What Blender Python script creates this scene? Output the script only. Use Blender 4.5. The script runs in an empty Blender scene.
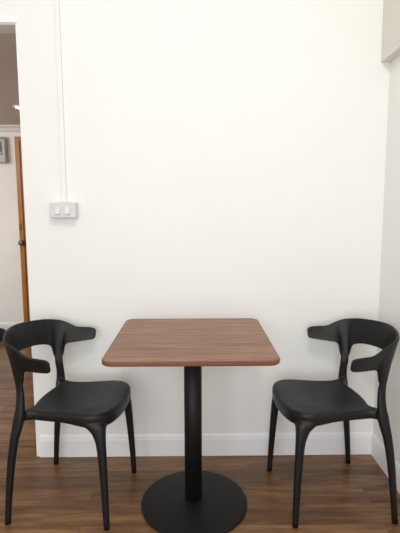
import bpy, bmesh, math, random
from mathutils import Vector, Matrix
random.seed(4)
S = bpy.context.scene
COL = S.collection
S.view_settings.view_transform = 'Standard'
S.view_settings.look = 'None'
S.view_settings.exposure = 0.0

# ------------------------------------------------------------------ materials
def mat(name, color, rough=0.5, metal=0.0, bump=0.0, bscale=200.0, var=0.0, vscale=6.0, spec=0.5):
    m = bpy.data.materials.new(name); m.use_nodes = True
    nt = m.node_tree; b = nt.nodes['Principled BSDF']
    b.inputs['Roughness'].default_value = rough
    b.inputs['Metallic'].default_value = metal
    b.inputs['Specular IOR Level'].default_value = spec
    tc = nt.nodes.new('ShaderNodeTexCoord')
    n = nt.nodes.new('ShaderNodeTexNoise'); n.inputs['Scale'].default_value = vscale
    n.inputs['Detail'].default_value = 3
    nt.links.new(tc.outputs['Object'], n.inputs['Vector'])
    r = nt.nodes.new('ShaderNodeValToRGB')
    r.color_ramp.elements[0].position = 0.3; r.color_ramp.elements[1].position = 0.7
    c = color
    r.color_ramp.elements[0].color = (c[0]*(1-var), c[1]*(1-var), c[2]*(1-var), 1)
    r.color_ramp.elements[1].color = (min(1, c[0]*(1+var)), min(1, c[1]*(1+var)), min(1, c[2]*(1+var)), 1)
    nt.links.new(n.outputs['Fac'], r.inputs['Fac'])
    nt.links.new(r.outputs['Color'], b.inputs['Base Color'])
    if bump > 0:
        n2 = nt.nodes.new('ShaderNodeTexNoise'); n2.inputs['Scale'].default_value = bscale
        nt.links.new(tc.outputs['Object'], n2.inputs['Vector'])
        bp = nt.nodes.new('ShaderNodeBump'); bp.inputs['Strength'].default_value = bump
        bp.inputs['Distance'].default_value = 0.002
        nt.links.new(n2.outputs['Fac'], bp.inputs['Height'])
        nt.links.new(bp.outputs['Normal'], b.inputs['Normal'])
    return m

def wood(name, ramp, rough, stretch, scale, planks=None, spec=0.5, wave=0.35, bump=0.08):
    """Grain runs along the object's x axis; planks = (length, width) lays boards with fine joints."""
    m = bpy.data.materials.new(name); m.use_nodes = True
    nt = m.node_tree; L = nt.links.new; N = nt.nodes.new
    b = nt.nodes['Principled BSDF']
    b.inputs['Roughness'].default_value = rough
    b.inputs['Specular IOR Level'].default_value = spec
    tc = N('ShaderNodeTexCoord')
    vec = tc.outputs['Object']
    brick = None
    if planks:
        brick = N('ShaderNodeTexBrick')
        brick.offset = 0.37; brick.offset_frequency = 2
        brick.inputs['Scale'].default_value = 1.0
        brick.inputs['Brick Width'].default_value = planks[0]
        brick.inputs['Row Height'].default_value = planks[1]
        brick.inputs['Mortar Size'].default_value = 0.0012
        brick.inputs['Mortar Smooth'].default_value = 0.3
        brick.inputs['Bias'].default_value = 0.0
        brick.inputs['Color1'].default_value = (0, 0, 0, 1)
        brick.inputs['Color2'].default_value = (1, 1, 1, 1)
        brick.inputs['Mortar'].default_value = (0.5, 0.5, 0.5, 1)
        L(vec, brick.inputs['Vector'])
        off = N('ShaderNodeVectorMath'); off.operation = 'MULTIPLY_ADD'
        L(brick.outputs['Color'], off.inputs[0])
        off.inputs[1].default_value = (7.3, 3.1, 5.0)
        L(vec, off.inputs[2])
        vec = off.outputs['Vector']
    mp = N('ShaderNodeMapping'); mp.inputs['Scale'].default_value = (1.0, stretch, stretch)
    L(vec, mp.inputs['Vector'])
    n1 = N('ShaderNodeTexNoise'); n1.inputs['Scale'].default_value = scale
    n1.inputs['Detail'].default_value = 6; n1.inputs['Roughness'].default_value = 0.62
    n1.inputs['Distortion'].default_value = 0.7
    L(mp.outputs['Vector'], n1.inputs['Vector'])
    n2 = N('ShaderNodeTexNoise'); n2.inputs['Scale'].default_value = scale*5
    n2.inputs['Detail'].default_value = 3
    L(mp.outputs['Vector'], n2.inputs['Vector'])
    mx = N('ShaderNodeMath'); mx.operation = 'MULTIPLY_ADD'
    mx.inputs[1].default_value = wave
    L(n2.outputs['Fac'], mx.inputs[0])
    ma = N('ShaderNodeMath'); ma.operation = 'MULTIPLY'; ma.inputs[1].default_value = 1.0 - wave
    L(n1.outputs['Fac'], ma.inputs[0]); L(ma.outputs[0], mx.inputs[2])
    fac = mx.outputs[0]
    if brick:
        sh = N('ShaderNodeMath'); sh.operation = 'MULTIPLY_ADD'; sh.inputs[1].default_value = 0.10
        L(brick.outputs['Color'], sh.inputs[0]); L(fac, sh.inputs[2])
        sb = N('ShaderNodeMath'); sb.operation = 'SUBTRACT'; sb.inputs[1].default_value = 0.05
        L(sh.outputs[0], sb.inputs[0]); fac = sb.outputs[0]
    r = N('ShaderNodeValToRGB')
    els = r.color_ramp.elements
    els[0].position, els[0].color = ramp[0][0], (*ramp[0][1], 1)
    els[1].position, els[1].color = ramp[-1][0], (*ramp[-1][1], 1)
    for p, c in ramp[1:-1]:
        e = els.new(p); e.color = (*c, 1)
    L(fac, r.inputs['Fac'])
    colr = r.outputs['Color']
    if brick:
        mj = N('ShaderNodeMix'); mj.data_type = 'RGBA'; mj.blend_type = 'MULTIPLY'
        L(brick.outputs['Fac'], mj.inputs['Factor'])
        L(colr, mj.inputs['A']); mj.inputs['B'].default_value = (0.45, 0.4, 0.36, 1)
        colr = mj.outputs['Result']
    L(colr, b.inputs['Base Color'])
    bp = N('ShaderNodeBump'); bp.inputs['Strength'].default_value = bump; bp.inputs['Distance'].default_value = 0.002
    L(n2.outputs['Fac'], bp.inputs['Height']); L(bp.outputs['Normal'], b.inputs['Normal'])
    return m

M_wall = mat('wall_paint', (0.86, 0.85, 0.815), 0.75, var=0.012, vscale=1.5, bump=0.05, bscale=350, spec=0.25)
M_hallwall = mat('hall_wall_paint', (0.84, 0.82, 0.79), 0.7, var=0.01, vscale=1.5, spec=0.25)
M_ceil = mat('ceiling_paint_shaded', (0.72, 0.63, 0.55), 0.8, var=0.01, spec=0.2)  # hall ceiling is white; its dimness is put into this colour
M_trim = mat('trim_paint', (0.88, 0.87, 0.87), 0.4, var=0.005)
M_beam = mat('beam_paint', (0.72, 0.70, 0.635), 0.7, var=0.01, spec=0.25)
M_plastic = mat('black_plastic', (0.0085, 0.0080, 0.0080), 0.42, var=0.05, bump=0.12, bscale=700, spec=0.32)
M_metal = mat('black_powder_coat', (0.006, 0.006, 0.0065), 0.5, var=0.05, bump=0.15, bscale=900, spec=0.3)
M_switch = mat('switch_plastic', (0.63, 0.62, 0.62), 0.35, var=0.01)
M_rocker = mat('rocker_plastic', (0.74, 0.73, 0.73), 0.3, var=0.01)
M_trunk = mat('trunking_plastic', (0.84, 0.82, 0.79), 0.5, var=0.008)
M_grey = mat('meter_box_grey', (0.46, 0.44, 0.41), 0.5, var=0.02)
M_dark = mat('smoked_cover', (0.10, 0.085, 0.08), 0.25, var=0.1)
M_breaker = mat('breaker_grey', (0.30, 0.28, 0.27), 0.4, var=0.02)
M_brass = mat('aged_metal', (0.22, 0.16, 0.11), 0.35, metal=0.8, var=0.1)
M_bag = mat('black_cloth', (0.008, 0.008, 0.009), 0.85, var=0.2, bump=0.3, bscale=120)
M_floor = wood('floor_planks', [(0.33, (0.062, 0.026, 0.0095)), (0.5, (0.178, 0.084, 0.033)), (0.67, (0.33, 0.172, 0.072))],
               0.32, 9.0, 1.6, planks=(1.2, 0.125), spec=0.45, bump=0.05)
M_table = wood('tabletop_wood', [(0.34, (0.105, 0.038, 0.014)), (0.5, (0.222, 0.090, 0.036)), (0.66, (0.37, 0.175, 0.078))],
               0.36, 12.0, 2.4, spec=0.5, wave=0.4, bump=0.04)
M_edge = wood('tabletop_edge_band', [(0.3, (0.12, 0.040, 0.017)), (0.7, (0.22, 0.080, 0.036))], 0.4, 8.0, 3.0, spec=0.4)
M_door = wood('door_wood', [(0.3, (0.20, 0.062, 0.009)), (0.7, (0.40, 0.145, 0.024))], 0.4, 0.12, 14.0, spec=0.4)
M_frame = wood('door_frame_wood', [(0.3, (0.29, 0.105, 0.016)), (0.7, (0.48, 0.20, 0.04))], 0.4, 0.12, 14.0, spec=0.4)
M_lamp = bpy.data.materials.new('lamp_glow'); M_lamp.use_nodes = True
_b = M_lamp.node_tree.nodes['Principled BSDF']
_b.inputs['Base Color'].default_value = (1, 0.95, 0.85, 1)
_b.inputs['Emission Color'].default_value = (1, 0.92, 0.8, 1); _b.inputs['Emission Strength'].default_value = 14

# ------------------------------------------------------------------ mesh helpers
def obj(name, bm, m, parent=None, smooth=False, loc=None):
    me = bpy.data.meshes.new(name)
    bmesh.ops.recalc_face_normals(bm, faces=bm.faces[:])
    bm.to_mesh(me); bm.free()
    for mm in (m if isinstance(m, (list, tuple)) else [m]): me.materials.append(mm)
    if smooth:
        for p in me.polygons: p.use_smooth = True
    o = bpy.data.objects.new(name, me); COL.objects.link(o)
    if parent: o.parent = parent
    if loc: o.location = loc
    return o

def box(bm, x0, x1, y0, y1, z0, z1, bev=0.0, seg=2):
    vs = [bm.verts.new((x, y, z)) for x in (x0, x1) for y in (y0, y1) for z in (z0, z1)]
    f = [(0, 1, 3, 2), (4, 6, 7, 5), (0, 4, 5, 1), (2, 3, 7, 6), (0, 2, 6, 4), (1, 5, 7, 3)]
    fs = [bm.faces.new([vs[i] for i in q]) for q in f]
    if bev > 0:
        es = list({e for q in fs for e in q.edges})
        bmesh.ops.bevel(bm, geom=es, offset=bev, segments=seg, profile=0.5, affect='EDGES')
    return bm

def bx(*a, **k): return box(bmesh.new(), *a, **k)

def lathe(bm, prof, n=48, cx=0, cy=0):
    rings = []
    for r, z in prof:
        if r < 1e-6: rings.append([bm.verts.new((cx, cy, z))])
        else: rings.append([bm.verts.new((cx+r*math.cos(2*math.pi*i/n), cy+r*math.sin(2*math.pi*i/n), z)) for i in range(n)])
    for a, b in zip(rings, rings[1:]):
        for i in range(n):
            j = (i+1) % n
            q = [a[i] if len(a) > 1 else a[0], a[j] if len(a) > 1 else a[0], b[j] if len(b) > 1 else b[0], b[i] if len(b) > 1 else b[0]]
            u = []
            for v in q:
                if v not in u: u.append(v)
            if len(u) > 2: bm.faces.new(u)
    return bm

def extrude_profile(bm, prof, p0, p1, out):
    """Sweep a (distance from wall, height) profile straight from p0 to p1; out = unit vector away from the wall."""
    ra, rb = [], []
    for d, z in prof:
        ra.append(bm.verts.new((p0[0]+out[0]*d, p0[1]+out[1]*d, z)))
        rb.append(bm.verts.new((p1[0]+out[0]*d, p1[1]+out[1]*d, z)))
    n = len(prof)
    for i in range(n):
        j = (i+1) % n
        bm.faces.new((ra[i], ra[j], rb[j], rb[i]))
    bm.faces.new(ra[::-1]); bm.faces.new(rb)
    return bm

def thing(name, label, cat, loc=(0, 0, 0), rz=0.0, group=None):
    o = bpy.data.objects.new(name, None); COL.objects.link(o)
    o.empty_display_size = 0.05
    o.location = loc; o.rotation_euler = (0, 0, rz)
    o['label'] = label; o['category'] = cat
    if group: o['group'] = group
    return o

def tag(o, label, cat, group=None):
    o['label'] = label; o['category'] = cat
    if group: o['group'] = group
    return o

def struct(o):
    o['kind'] = 'structure'; return o

# ------------------------------------------------------------------ setting
YW = 0.387      # face of the back wall
XL = -0.794     # its free end at the opening
XR = 0.913      # right wall
XD = -1.752     # left edge of the hall door frame
YH = 2.78       # far wall of the hall
ZO = 2.072      # head of the opening
WT = 0.10
XBL, YB = -2.6, -2.8

bm = bmesh.new(); box(bm, -4.2, 1.05, -2.9, YH+0.1, -0.08, 0.0)
struct(obj('floor', bm, M_floor))

bm = bmesh.new()
prof = [(XL, 0), (XR+0.12, 0), (XR+0.12, 2.72), (-4.2, 2.72), (-4.2, ZO), (XL, ZO)]
fa = [bm.verts.new((x, YW, z)) for x, z in prof]; fb = [bm.verts.new((x, YW+WT, z)) for x, z in prof]
bm.faces.new(fa); bm.faces.new(fb[::-1])
for i in range(6):
    j = (i+1) % 6; bm.faces.new((fa[i], fa[j], fb[j], fb[i]))
struct(obj('wall_back', bm, M_wall))
struct(obj('wall_right', bx(XR, XR+0.12, YB, YW, 0, 2.72), M_wall))
struct(obj('beam_right', bx(0.8705, XR, YB, YW, 1.909, 2.72, bev=0.002), M_beam))
struct(obj('wall_hall_far', bx(-4.2, 0.4, YH, YH+0.1, 0, 2.3), M_hallwall))
struct(obj('wall_hall_right', bx(0.3, 0.4, YW+WT, YH, 0, 2.3), M_hallwall))
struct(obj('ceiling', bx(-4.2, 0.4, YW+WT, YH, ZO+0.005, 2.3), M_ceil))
# slim trim along the head of the opening
struct(obj('trim_1', bx(-2.4, XL+0.006, YW-0.010, YW, ZO+0.004, ZO+0.024, bev=0.003), M_trim))
# cornice of the hall
bm = bmesh.new()
extrude_profile(bm, [(0, ZO+.005), (0.05, ZO+.005), (0.05, ZO-0.008), (0.03, ZO-0.02), (0.018, ZO-0.045), (0, ZO-0.055)], (-4.2, YH), (0.3, YH), (0, -1))
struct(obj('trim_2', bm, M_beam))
# baseboards: flat face, small ogee cap
BB = [(d*0.62, z) for d, z in [(0, 0), (0.013, 0), (0.013, 0.088), (0.0105, 0.093), (0.0105, 0.098), (0.008, 0.106), (0.005, 0.112), (0.002, 0.1155), (0, 0.1155)]]
bm = bmesh.new(); extrude_profile(bm, BB, (XL+0.020, YW), (XR, YW), (0, -1)); struct(obj('baseboard_back', bm, M_trim))
bm = bmesh.new(); extrude_profile(bm, BB, (XR, YB), (XR, YW-0.0005), (-1, 0)); struct(obj('baseboard_right', bm, M_trim))
bm = bmesh.new(); extrude_profile(bm, [(d, z*0.9) for d, z in BB], (-4.2, YH), (XD, YH), (0, -1)); struct(obj('baseboard_hall', bm, M_trim))

# ------------------------------------------------------------------ hall door

d = thing('door_1', 'orange brown wooden door and frame at the far end of the hall', 'door', (XD, YH, 0))
del d['label']; del d['category']; struct(d)
bm = bmesh.new()
box(bm, 0, 0.045, -0.03, 0, 0, 1.97, bev=0.004); box(bm, 0.885, 0.93, -0.03, 0, 0, 1.97, bev=0.004); box(bm, 0.045, 0.885, -0.03, 0, 1.925, 1.97, bev=0.004)
obj('door_frame', bm, M_frame, d)
bm = bmesh.new()
box(bm, 0.048, 0.882, -0.020, 0, 0.005, 1.922)
for z0, z1 in ((0.15, 0.85), (1.05, 1.8)):
    for x0, x1 in ((0.14, 0.42), (0.52, 0.80)):
        box(bm, x0, x1, -0.026, -0.019, z0, z1, bev=0.003)
leaf = obj('door_leaf', bm, M_door, d)
bm = bmesh.new(); lathe(bm, [(0, 0), (0.026, 0), (0.026, 0.006), (0.011, 0.010), (0.010, 0.03), (0.022, 0.036), (0.027, 0.048), (0.022, 0.060), (0, 0.064)], 24)
bmesh.ops.transform(bm, matrix=Matrix.Translation((0.030, -0.030, 0.93)) @ Matrix.Rotation(math.pi/2, 4, 'X'), verts=bm.verts[:])
obj('door_knob', bm, M_brass, d, smooth=True)
bm = bmesh.new(); box(bm, 0.004, 0.022, -0.040, -0.029, 1.055, 1.12, bev=0.003)
obj('bolt', bm, M_brass, d)

# ------------------------------------------------------------------ hall things
# electric box on the far wall
XB = -1.828
e = thing('mounted_breaker_box', 'grey electrical breaker box with dark window on the hall far wall', 'breaker box', (XB, YH, 1.715))
obj('case', bx(-0.30, 0, -0.07, 0, 0, 0.25, bev=0.012), M_grey, e)
obj('cover', bx(-0.265, -0.035, -0.078, -0.069, 0.075, 0.20, bev=0.004), M_dark, e)
for k in range(5):
    obj('breaker', bx(-0.245+k*0.042, -0.212+k*0.042, -0.086, -0.077, 0.10, 0.165, bev=0.003), M_breaker, e)
obj('latch', bx(-0.04, -0.015, -0.078, -0.069, 0.222, 0.236, bev=0.003), M_dark, e)

# downlight
bm = bmesh.new(); lathe(bm, [(0.045, 0.0), (0.062, -0.002), (0.064, -0.008), (0.058, -0.012), (0.046, -0.012), (0.045, -0.004)], 32)
t = thing('downlight', 'small round glowing downlight in the hall ceiling', 'ceiling light', (-1.378, 1.98, ZO+0.005))
obj('trim_ring', bm, M_trim, t, smooth=True)
bm = bmesh.new(); lathe(bm, [(0, -0.016), (0.03, -0.0155), (0.046, -0.010), (0.046, -0.002), (0, -0.002)], 32)
obj('lens', bm, M_lamp, t, smooth=True)

# dark bag lying on the hall floor
bm = bmesh.new()
bmesh.ops.create_icosphere(bm, subdivisions=4, radius=1.0)
for v in bm.verts:
    c = v.co
    n = 0.06*math.sin(5*c.x+1)*math.cos(4*c.y)+0.05*math.sin(9*c.y+3*c.z)
    c *= (1+n)
    c.x = math.copysign(abs(c.x)**0.8, c.x)*0.16; c.y = math.copysign(abs(c.y)**0.8, c.y)*0.10
    c.z = max(-0.6, c.z)*0.075+0.045
bg = thing('black_bag', 'low black bag lying on the hall floor by the far wall', 'bag', (-1.99, 2.50, 0))
obj('body', bm, M_bag, bg, smooth=True)
bm = bmesh.new()
pts = [Vector((-0.07+0.14*i/12, -0.01*math.sin(i), 0.112+0.02*math.sin(math.pi*i/12))) for i in range(13)]
def tube(bm, pts, r, n=8):
    rings = []
    for i, p in enumerate(pts):
        t_ = (pts[min(i+1, len(pts)-1)]-pts[max(i-1, 0)]).normalized()
        u = t_.orthogonal().normalized(); w = t_.cross(u)
        rings.append([bm.verts.new(p+u*r*math.cos(2*math.pi*k/n)+w*r*math.sin(2*math.pi*k/n)) for k in range(n)])
    for a, b in zip(rings, rings[1:]):
        for k in range(n): bm.faces.new((a[k], a[(k+1) % n], b[(k+1) % n], b[k]))
    bm.faces.new(rings[0][::-1]); bm.faces.new(rings[-1])
tube(bm, pts, 0.006); obj('strap', bm, M_bag, bg, smooth=True)

# ------------------------------------------------------------------ light switch and its trunking
sw = thing('light_switch', 'white surface mounted double light switch on the wall left of the table', 'light switch', (-0.601, YW, 1.205))
obj('mounting_box', bx(-0.060, 0.060, -0.040, 0, 0, 0.068, bev=0.003), M_switch, sw)
obj('faceplate', bx(-0.0605, 0.0605, -0.046, -0.0395, -0.0005, 0.0685, bev=0.0025), M_switch, sw)
for cx in (-0.023, 0.022):
    bm = bmesh.new()
    vs = [(-.011, -.046, .014), (.011, -.046, .014), (.011, -.046, .050), (-.011, -.046, .050),
          (-.011, -.055, .016), (.011, -.055, .016), (.011, -.0485, .048), (-.011, -.0485, .048)]
    vv = [bm.verts.new((x+cx, y, z)) for x, y, z in vs]
    for q in ((0, 1, 2, 3), (4, 5, 6, 7), (0, 1, 5, 4), (1, 2, 6, 5), (2, 3, 7, 6), (3, 0, 4, 7)): bm.faces.new([vv[i] for i in q])
    bmesh.ops.bevel(bm, geom=bm.edges[:], offset=0.001, segments=1, affect='EDGES')
    obj('rocker', bm, M_rocker, sw)
tag(obj('cable_trunking', bx(-0.612, -0.5905, YW-0.016, YW, 1.2735, 2.72, bev=0.002), M_trunk),
    'thin white cable trunking running up the wall above the switch', 'trunking')

# ------------------------------------------------------------------ table
H = 0.733
tb = thing('cafe_table', 'square wooden cafe table with black pole and round base between the chairs', 'table', (0.0015, 0.012, 0))
def rrect(hw, r, n=8):
    out = []
    for cx, cy, a0 in ((hw-r, hw-r, 0), (-hw+r, hw-r, 90), (-hw+r, -hw+r, 180), (hw-r, -hw+r, 270)):
        for i in range(n+1):
            a = math.radians(a0+90*i/n); out.append((cx+r*math.cos(a), cy+r*math.sin(a)))
    return out
bm = bmesh.new()
layers = [(0.296, 0.036, H-0.0185), (0.2985, 0.0385, H-0.0165), (0.30, 0.04, H-0.0135), (0.30, 0.04, H-0.0035), (0.2988, 0.0388, H-0.0008), (0.2965, 0.0365, H)]
rings = [[bm.verts.new((x*1.018-0.0040, y*1.018-0.0185, z)) for x, y in rrect(hw, r)] for hw, r, z in layers]
n = len(rings[0])
for a, b in zip(rings, rings[1:]):
    for i in range(n):
        f = bm.faces.new((a[i], a[(i+1) % n], b[(i+1) % n], b[i])); f.material_index = 1
bm.faces.new(rings[0][::-1]); bm.faces.new(rings[-1])
obj('tabletop', bm, [M_table, M_edge], tb)
bm = bmesh.new(); lathe(bm, [(0, 0.022), (0.0365, 0.022), (0.0365, H-0.022), (0, H-0.022)], 40)
pole = obj('pole', bm, M_metal, tb)
for p in pole.data.polygons: p.use_smooth = abs(p.normal.z) < 0.5
bm = bmesh.new(); box(bm, -0.17, 0.17, -0.025, 0.025, H-0.024, H-0.018); box(bm, -0.025, 0.025, -0.17, 0.17, H-0.0245, H-0.0182)
obj('mounting_plate', bm, M_metal, tb)
bm = bmesh.new(); lathe(bm, [(0, 0), (0.221, 0), (0.2237, 0.002), (0.2237, 0.010), (0.2215, 0.0122), (0.214, 0.0138), (0.12, 0.021), (0.05, 0.0265), (0, 0.027)], 96, cx=0.003)
base = obj('base', bm, M_metal, tb)
for p in base.data.polygons: p.use_smooth = True

# ------------------------------------------------------------------ chairs
def catmull(P, n=6, closed=False):
    P = [Vector(p) for p in P]; N = len(P); out = []
    segs = N if closed else N-1
    for i in range(segs):
        if closed: a, b, c, d = P[i-1], P[i], P[(i+1) % N], P[(i+2) % N]
        else:
            a = P[i-1] if i > 0 else 2*P[0]-P[1]
            b, c = P[i], P[i+1]
            d = P[i+2] if i+2 < N else 2*P[-1]-P[-2]
        for k in range(n):
            t = k/n
            out.append(0.5*(2*b+(c-a)*t+(2*a-5*b+4*c-d)*t*t+(3*b-a-3*c+d)*t**3))
    if not closed: out.append(P[-1])
    return out

def smooth01(t):
    t = max(0.0, min(1.0, t)); return t*t*(3-2*t)

def seat_top(x, y):
    z = 0.449+0.008*smooth01((x+0.04)/0.20)
    z += 0.005*smooth01((-0.06-x)/0.07)
    r2 = ((x+0.01)/0.18)**2+(y/0.165)**2
    z -= 0.010*max(0.0, 1-r2)
    f = max(0.0, (x-0.14)/0.09); z -= 0.012*f*f*(1-0.75*min(1, abs(y)/0.17))
    return z

def rim(x):
    return 0.038+0.018*smooth01((x-0.0)/0.17)

def seat_bm():
    half = [(0.226, 0.0), (0.224, 0.06), (0.216, 0.115), (0.196, 0.158), (0.160, 0.183), (0.11, 0.188), (0.05, 0.180), (-0.03, 0.170),
            (-0.09, 0.168), (-0.122, 0.178), (-0.150, 0.191), (-0.164, 0.184), (-0.150, 0.162), (-0.128, 0.138), (-0.124, 0.110), (-0.134, 0.06), (-0.138, 0.0)]
    outl = half+[(x, -y) for x, y in half[-2:0:-1]]
    outl = catmull([(x, y, 0) for x, y in outl], 4, True)
    c = Vector((0.03, 0, 0))
    bm = bmesh.new(); rings = []
    def ring(s, f):
        vs = []
        for p in outl:
            q = c+(p-c)*s; vs.append(bm.verts.new((q.x, q.y, f(q.x, q.y))))
        rings.append(vs)
    for s in (0.12, 0.3, 0.48, 0.64, 0.78, 0.88, 0.945): ring(s, seat_top)
    ring(0.980, lambda x, y: seat_top(x, y)-0.0025)
    ring(0.998, lambda x, y: seat_top(x, y)-0.009)
    ring(1.003, lambda x, y: seat_top(x, y)-0.018)
    ring(0.995, lambda x, y: seat_top(x, y)-0.8*rim(x))
    ring(0.965, lambda x, y: seat_top(x, y)-rim(x))
    ring(0.90, lambda x, y: seat_top(x, y)-rim(x))
    ring(0.80, lambda x, y: 0.415)
    ring(0.4, lambda x, y: 0.412)
    N = len(outl)
    for a, b in zip(rings, rings[1:]):
        for i in range(N): bm.faces.new((a[i], a[(i+1) % N], b[(i+1) % N], b[i]))
    bm.faces.new(rings[0]); bm.faces.new(rings[-1][::-1])
    return bm

def loft(secs, s, n=16, bm=None, grow=0.0):
    """secs: (cx, cy, z, half along x, half along y, turn in degrees); s mirrors in y."""
    P = catmull([Vector((a[0], a[1], a[2])) for a in secs], 4)
    A = catmull([Vector((a[3], a[4], a[5])) for a in secs], 4)
    bm = bm or bmesh.new(); rings = []
    for p, a in zip(P, A):
        vs = []
        for k in range(n):
            t = 2*math.pi*k/n; ct, st = math.cos(t), math.sin(t)
            x = math.copysign(abs(ct)**0.75, ct)*(a.x+grow); y = math.copysign(abs(st)**0.75, st)*(a.y+grow)
            r = math.radians(a.z)
            vs.append(bm.verts.new((p.x+x*math.cos(r)-y*math.sin(r), s*(p.y+x*math.sin(r)+y*math.cos(r)), p.z)))
        rings.append(vs)
    for a, b in zip(rings, rings[1:]):
        for k in range(n): bm.faces.new((a[k], a[(k+1) % n], b[(k+1) % n], b[k]))
    bm.faces.new(rings[0][::-1]); bm.faces.new(rings[-1])
    return bm

FRONT = [(0.201, 0.194, 0.0, 0.0112, 0.0108, 0), (0.197, 0.191, 0.10, 0.0128, 0.012, 0), (0.191, 0.185, 0.22, 0.0150, 0.014, 0),
         (0.185, 0.180, 0.31, 0.0172, 0.016, 0), (0.180, 0.176, 0.35, 0.0200, 0.018, 0), (0.171, 0.169, 0.382, 0.0270, 0.023, 0),
         (0.156, 0.159, 0.405, 0.0420, 0.032, 0), (0.138, 0.147, 0.420, 0.0560, 0.042, 0)]
REAR = [(-0.200, 0.215, 0.0, 0.0110, 0.0108, 0), (-0.190, 0.211, 0.12, 0.0125, 0.012, 0), (-0.175, 0.205, 0.26, 0.0150, 0.0135, 0),
        (-0.161, 0.198, 0.35, 0.0170, 0.015, 0), (-0.151, 0.191, 0.395, 0.0205, 0.0165, 5), (-0.145, 0.186, 0.43, 0.0220, 0.0165, 8),
        (-0.141, 0.182, 0.465, 0.0185, 0.014, 12), (-0.1405, 0.177, 0.50, 0.0170, 0.0115, 16), (-0.1430, 0.1725, 0.54, 0.0175, 0.0092, 18),
        (-0.1450, 0.1770, 0.570, 0.0160, 0.0068, 18), (-0.1475, 0.1832, 0.600, 0.0100, 0.0035, 18)]

TOP = [(0.0170, 0.2360, 0.671), (0.0125, 0.2385, 0.6815), (-0.006, 0.240, 0.688), (-0.045, 0.2365, 0.690), (-0.072, 0.231, 0.692), (-0.092, 0.227, 0.700),
       (-0.112, 0.2225, 0.711), (-0.132, 0.217, 0.721), (-0.152, 0.209, 0.728), (-0.170, 0.198, 0.732), (-0.186, 0.184, 0.736), (-0.207, 0.160, 0.7405),
       (-0.236, 0.103, 0.746), (-0.251, 0.050, 0.750), (-0.256, 0.0, 0.752)]
BOT = [(0.0165, 0.2320, 0.6465), (0.0105, 0.2290, 0.6365), (-0.008, 0.2225, 0.6325), (-0.048, 0.209, 0.6285), (-0.080, 0.195, 0.626), (-0.106, 0.1860, 0.622),
       (-0.1195, 0.1790, 0.604), (-0.1275, 0.1765, 0.562), (-0.145, 0.1715, 0.545), (-0.1600, 0.1665, 0.562), (-0.1665, 0.1590, 0.604), (-0.182, 0.1485, 0.6235),
       (-0.211, 0.104, 0.634), (-0.228, 0.052, 0.638), (-0.233, 0.0, 0.641)]
def backrest_bm():
    """The curved band with its two arms, given thickness, plus the two uprights it stands on."""
    def full(P): return catmull(P+[(x, -y, z) for x, y, z in P[-2::-1]], 3)
    T, B = full(TOP), full(BOT)
    R = 7; n = len(T); h = 0.0054
    g = [[t.lerp(b, k/(R-1)) for k in range(R)] for t, b in zip(T, B)]
    bm = bmesh.new(); fr, bk = [], []
    for i in range(n):
        fa, ba = [], []
        for k in range(R):
            du = g[min(i+1, n-1)][k]-g[max(i-1, 0)][k]; dv = g[i][min(k+1, R-1)]-g[i][max(k-1, 0)]
            nn = du.cross(dv).normalized()
            fa.append(bm.verts.new(g[i][k]+nn*h)); ba.append(bm.verts.new(g[i][k]-nn*h))
        fr.append(fa); bk.append(ba)
    for i in range(n-1):
        for k in range(R-1):
            bm.faces.new((fr[i][k], fr[i+1][k], fr[i+1][k+1], fr[i][k+1]))
            bm.faces.new((bk[i][k], bk[i][k+1], bk[i+1][k+1], bk[i+1][k]))
        bm.faces.new((fr[i][0], bk[i][0], bk[i+1][0], fr[i+1][0]))
        bm.faces.new((fr[i][R-1], fr[i+1][R-1], bk[i+1][R-1], bk[i][R-1]))
    for i, w in ((0, 1), (n-1, -1)):
        for k in range(R-1):
            bm.faces.new((fr[i][k], fr[i][k+1], bk[i][k+1], bk[i][k])[::w])
    for s in (-1, 1): loft(REAR[6:], s, bm=bm, grow=0.0004)
    return bm

def fuse(o, voxel, it):
    m = o.modifiers.new('remesh', 'REMESH'); m.mode = 'VOXEL'; m.voxel_size = voxel; m.use_smooth_shade = True
    k = o.modifiers.new('smooth', 'SMOOTH'); k.factor = 0.5; k.iterations = it

def make_chair(label, loc, rz):
    t = thing('dining_chair', label, 'chair', loc, rz, 'black plastic chairs at the table')
    bm = seat_bm()
    for s in (-1, 1):
        loft(FRONT[3:], s, bm=bm, grow=0.0006); loft(REAR[3:8], s, bm=bm, grow=0.0006)   # moulded sockets of the legs
    fuse(obj('seat', bm, M_plastic, t, smooth=True), 0.0035, 9)
    fuse(obj('backrest', backrest_bm(), M_plastic, t, smooth=True), 0.0022, 14)
    for sec in (FRONT[:6], REAR[:6]):
        for s in (-1, 1): obj('leg', loft(sec, s), M_plastic, t, smooth=True)
    return t

def copy_thing(src, label, loc, rz):
    c = src.copy(); COL.objects.link(c); c.location = loc; c.rotation_euler = (0, 0, rz); c['label'] = label
    for ch in list(src.children):
        k = ch.copy(); COL.objects.link(k); k.parent = c
    return c

chair = make_chair('black plastic dining chair left of the table, facing right, its back by the doorway',
                   (-0.5085, 0.0800, 0), -0.142)
copy_thing(chair, 'black plastic dining chair right of the table, facing left, its back in the room corner',
           (0.5830, 0.0720, 0), 3.2359)

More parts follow.
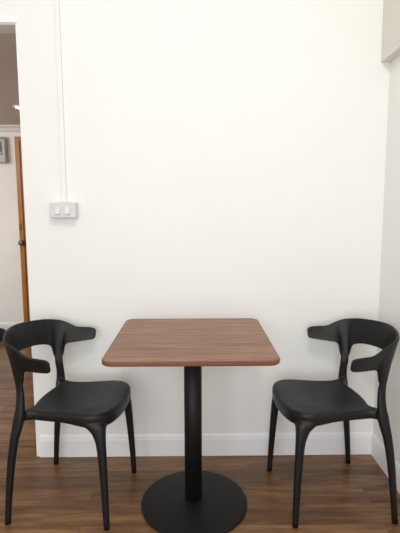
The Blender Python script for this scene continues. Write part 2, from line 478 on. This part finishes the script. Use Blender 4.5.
# ------------------------------------------------------------------ light
def area(name, loc, target, size, power, color=(1, 1, 1), size_y=None):
    l = bpy.data.lights.new(name, 'AREA'); l.energy = power; l.color = color; l.size = size
    if size_y: l.shape = 'RECTANGLE'; l.size_y = size_y
    o = bpy.data.objects.new(name, l); COL.objects.link(o); o.location = loc
    o.rotation_euler = (Vector(target)-Vector(loc)).to_track_quat('-Z', 'Y').to_euler()
    return o
area('ceiling_lamp', (0.05, -1.50, 2.75), (0.0, 0.1, 0.4), 0.45, 15, (1, 0.98, 0.94))
area('window_light', (-0.5, -3.2, 1.2), (0, 0.4, 0.4), 2.4, 48, (0.92, 0.96, 1.0), 1.8)
area('hall_fill', (-2.6, 1.0, 2.0), (-2.2, 2.7, 1.0), 0.6, 24, (1, 0.97, 0.92))  # unseen fill light added to brighten the far wall of the hall
sp = bpy.data.lights.new('downlight_beam', 'SPOT'); sp.energy = 6; sp.spot_size = 2.0; sp.spot_blend = 0.6; sp.color = (1, 0.92, 0.8); sp.shadow_soft_size = 0.04
so = bpy.data.objects.new('downlight_beam', sp); COL.objects.link(so); so.location = (-1.418, 1.99, ZO-0.03)

w = bpy.data.worlds.new('World'); S.world = w; w.use_nodes = True
w.node_tree.nodes['Background'].inputs['Color'].default_value = (1.0, 0.985, 0.96, 1)
w.node_tree.nodes['Background'].inputs['Strength'].default_value = 0.72

# ------------------------------------------------------------------ camera
pit, yaw, rol = 0.1208, 0.01095, -0.00304
F = Vector((math.sin(yaw)*math.cos(pit), math.cos(yaw)*math.cos(pit), -math.sin(pit)))
R0 = Vector((math.cos(yaw), -math.sin(yaw), 0)); U0 = R0.cross(F)
R = R0*math.cos(rol)+U0*math.sin(rol); U = -R0*math.sin(rol)+U0*math.cos(rol)
cd = bpy.data.cameras.new('camera'); cam = bpy.data.objects.new('camera', cd); COL.objects.link(cam)
cam.matrix_world = Matrix(((R.x, U.x, -F.x, 0.01295), (R.y, U.y, -F.y, -1.75073), (R.z, U.z, -F.z, 1.22696), (0, 0, 0, 1)))
cd.sensor_fit = 'HORIZONTAL'; cd.sensor_width = 36; cd.lens = 445.62/400*36
cd.clip_start = 0.02
S.camera = cam
